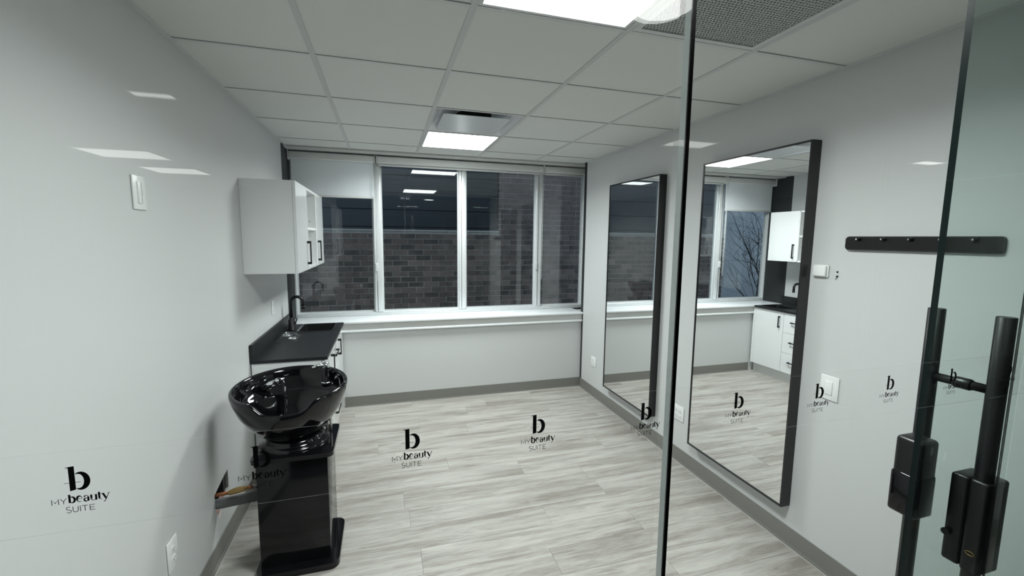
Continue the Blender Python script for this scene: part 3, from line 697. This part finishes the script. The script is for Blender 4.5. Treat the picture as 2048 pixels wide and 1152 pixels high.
# spray head and hose
hx, hy = -.545, 2.455
sh = obj('spray_head', MB().tube([(hx-.085,hy+.03,G-.795),(hx-.05,hy+.02,G-.785),(hx-.012,hy,G-.762)], [.022,.020,.016], 14), 'chrome', sb)
obj('spray_collar', MB().tube([(hx-.014,hy,G-.764),(hx+.004,hy-.003,G-.754)], [.019,.017], 16), 'chrome', sh)
obj('hose', MB().tube([(hx+.002,hy-.003,G-.755),(hx+.018,hy-.012,G-.758),(hx+.030,hy-.03,G-.785),(hx+.036,hy-.055,G-.83),(hx+.038,hy-.075,G-.88),(hx+.036,hy-.10,G-.925),(hx+.03,hy-.12,G-.955)], .0085, 12), 'blackg', sh)
obj('tail_hose', MB().tube([(-.315,2.40,G-.94),(-.312,2.395,G-1.0),(-.312,2.39,G-1.031)], .007, 10).tube([(-.298,2.40,G-.93),(-.295,2.395,G-1.0),(-.294,2.39,G-1.031)], .007, 10), 'braid', sb)
# pipes through the wall hole
dp = thing('drain_pipe', (-.72, 2.34, G-1.32), 'grey plastic drain pipe from the wall hole to the pedestal', 'pipe')
obj('pipe', MB().tube([(XL-.06,2.345,G-1.335),(XL,2.345,G-1.332),(PX0-.022,2.335,G-1.308)], .0255, 20), 'grey', dp)
wpi = thing('water_pipe', (-.72, 2.335, G-1.27), 'copper water pipe with brass valve at the wall hole', 'pipe')
obj('pipe', MB().tube([(XL-.06,2.345,G-1.285),(XL,2.342,G-1.283),(-.765,2.338,G-1.275)], .009, 14), 'copper', wpi)
v_ = obj('valve', MB().tube([(-.772,2.338,G-1.277),(-.760,2.337,G-1.275),(-.735,2.335,G-1.268),(-.700,2.332,G-1.262),(-.685,2.332,G-1.260)], [.011,.014,.0165,.014,.010], 8, smooth=False), 'brass', wpi)
obj('valve_stem', MB().tube([(-.688,2.332,G-1.260),(-.660,2.330,G-1.256)], .009, 12), 'copper', v_)
obj('flex_hose', MB().tube([(-.662,2.330,G-1.256),(-.635,2.328,G-1.248),(PX0-.021,2.327,G-1.240)], .008, 12), 'braid', wpi)
obj('hanging_hose', MB().tube([(-.640,2.332,G-1.25),(-.634,2.320,G-1.262),(-.626,2.30,G-1.272)], .005, 10), 'copper', wpi)

# ================================================================== HALL AND SUITE OPPOSITE (behind the viewpoint, seen as reflections)
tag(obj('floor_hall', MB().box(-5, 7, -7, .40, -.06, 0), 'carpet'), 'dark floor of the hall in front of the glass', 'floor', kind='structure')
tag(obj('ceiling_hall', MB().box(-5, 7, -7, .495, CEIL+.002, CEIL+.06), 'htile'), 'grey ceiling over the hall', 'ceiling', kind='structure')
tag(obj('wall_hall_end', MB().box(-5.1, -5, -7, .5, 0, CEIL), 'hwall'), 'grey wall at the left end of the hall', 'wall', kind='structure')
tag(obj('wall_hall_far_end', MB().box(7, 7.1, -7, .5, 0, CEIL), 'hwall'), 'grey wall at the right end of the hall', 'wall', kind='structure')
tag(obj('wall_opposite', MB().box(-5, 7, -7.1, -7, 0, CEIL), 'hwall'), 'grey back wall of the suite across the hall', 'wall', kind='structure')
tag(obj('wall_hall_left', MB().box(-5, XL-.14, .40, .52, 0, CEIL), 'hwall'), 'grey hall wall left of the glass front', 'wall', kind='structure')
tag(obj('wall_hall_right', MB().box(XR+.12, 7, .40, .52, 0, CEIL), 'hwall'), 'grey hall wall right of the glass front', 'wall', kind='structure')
def hall_light(x0, x1, y0, y1, label):
    t = thing('ceiling_light', ((x0+x1)/2,(y0+y1)/2,CEIL), label, 'ceiling light', 'lights across the hall')
    f = MB()
    for a in ((x0-.012,x1+.012,y0-.012,y0),(x0-.012,x1+.012,y1,y1+.012),(x0-.012,x0,y0,y1),(x1,x1+.012,y0,y1)): f.box(*a, CEIL-.010, CEIL+.002)
    obj('frame', f, 'tee', t); obj('diffuser', MB().box(x0,x1,y0,y1,CEIL-.006,CEIL+.002), 'hall', t)
hall_light(-2.73, -2.14, -4.52, -4.02, 'glowing square light in the suite across the hall')
hall_light(-2.73, -2.16, -5.69, -5.16, 'glowing square light at the back of the suite across the hall')
hall_light(-1.34, -1.14, -2.05, -1.96, 'short light bar across the hall on the left')
hall_light(2.24, 2.62, -2.19, -1.98, 'glowing light across the hall opposite the sliding door')
hall_light(5.05, 5.35, -2.10, -1.97, 'light bar far down the hall')
t = thing('ceiling_downlight', (.93, -.342, CEIL), 'round flush light in the hall ceiling in front of the glass', 'ceiling light')
obj('trim_ring', MB().lathe(.93, -.342, [(.098,CEIL-.004),(.112,CEIL-.004),(.114,CEIL+.002)], 40), 'tee', t)
obj('diffuser', MB().prism([(.93+.098*math.cos(2*PI*k/40), -.342+.098*math.sin(2*PI*k/40)) for k in range(40)], CEIL-.006, CEIL+.001), 'disc', t)
od = thing('door_2', (2.7, -.92, 0), 'glass door of the suite across the hall with black pull bars', 'glass door', kind='structure')
pane('glass_leaf', 1.9, 2.95, -.925, -.915, .012, CEIL-.02, True, True, 'glassd', od)
pull_handle(od, 2.80, -.985, -.860, G-.148, G-1.18, -.925, -.915)
obj('lock_housing', MB().bbox(2.765, 2.835, -1.02, -.93, G-.67, G-.45, .008, 2), 'black', od)

# ================================================================== OUTSIDE
tag(obj('ground', MB().box(-8, 6, 4.60, 12, -.12, -.02), 'ground'), 'dark ground of the courtyard outside the window', 'ground', kind='structure')
tag(obj('wall_exterior', MB().box(XL-.12, XR+.24, YB+.32, 4.60, -.12, G-.80), 'siding'), 'outer face of the wall below the window', 'wall', kind='structure')
bwall = thing('brick_wall', (.6, 6.4, -.02), 'weathered brown brick wall standing outside the window', 'brick wall')
BLn, BHt, BDp, JT = .205, .066, .10, .011
WY = 6.4; bx0, bx1, bx_t = -1.83, 4.2, 1.66; lowtop = G+.085; hightop = G+2.4
bricks = []
zz = -.02; rw = 0
while zz < hightop:
    top = zz+BHt
    x = bx0 + (0 if rw % 2 == 0 else -(BLn+JT)/2)
    while x < bx1:
        a, b = max(x, bx0), min(x+BLn, bx1)
        if top > lowtop: a = max(a, bx_t)
        if b-a > .03: bricks.append((a, b, zz))
        x += BLn+JT
    zz += BHt+JT; rw += 1
def vis(q):   # how large a brick shows through the panes
    xm = (q[0]+q[1])/2; zm = q[2]+.03
    px = xm*4.43/WY; pz = (zm-G)*4.43/WY
    inside = (-.70 < px < 2.1) and (-.74 < pz < .68)
    return (0 if inside and q[1]-q[0] > .15 else 1, abs(zm-(G-.55)) + .25*abs(xm-.7))
bricks.sort(key=vis)
bme = mesh('brick', MB().box(-BLn/2, BLn/2, -.5*BDp, .5*BDp, -BHt/2, BHt/2), 'brick')
rest = MB()
for k, (a, b, z) in enumerate(bricks):
    j = random.uniform(-.004, .004)
    if k < 300 and b-a > BLn-.001: inst('brick', bme, bwall, ((a+b)/2, WY+j, z+BHt/2))
    else: rest.box(a, b, WY-BDp/2+j, WY+BDp/2, z, z+BHt)
tag(obj('brick_field', rest, 'brick', bwall), kind='stuff')
mo = MB().box(bx0, bx1, WY-.040, WY+.05, -.02, lowtop).box(bx_t, bx1, WY-.040, WY+.05, lowtop, hightop)
obj('mortar', mo, 'mortar', bwall)
obj('coping', MB().box(bx0-.02, bx_t, WY-.07, WY+.08, lowtop, lowtop+.02), 'mortar', bwall)
sd = thing('neighbour_building', (1.3, 8.2, 0), 'dark sided building beyond the brick wall', 'building')
obj('wall', MB().box(-3.25, 6, 8.0, 8.4, -.02, 6.0), 'siding', sd)
for k in range(20): obj('siding_board', MB().box(-3.25, 6, 7.975, 8.0, .3*k, .3*k+.285), 'siding', sd)
tag(obj('concrete_wall', MB().box(-8.5, -2.10, 8.6, 8.85, -.02, 7.0), 'concrete'), 'pale concrete wall behind the bare shrub outside', 'concrete wall')
tr = thing('bare_shrub', (-2.62, 6.25, -.02), 'leafless shrub with thin dark branches outside the window', 'shrub')
random.seed(11); tw = MB()
def branch(p, d, L_, r, dep):
    pts = [p.copy()]; q = p.copy(); dd = d.normalized()
    for k in range(5):
        dd = (dd+Vector((random.uniform(-.22,.22), random.uniform(-.22,.22), random.uniform(-.12,.16)))).normalized(); q = q+dd*L_/5; pts.append(q.copy())
    tw.tube(pts, [r*(1-.10*k) for k in range(6)], 5)
    if dep:
        for k in range(4):
            s_ = pts[random.randint(1,5)]; branch(s_, (dd+Vector((random.uniform(-1,1), random.uniform(-1,1), random.uniform(-.5,.8)))), L_*random.uniform(.45,.75), r*.55, dep-1)
for k in range(3): branch(Vector((-2.62+.06*k, 6.25, -.02)), Vector((.10*(k-1)-.05, random.uniform(-.1,.1), 1)), 1.35, .013, 3)
obj('branches', tw, 'bark', tr)
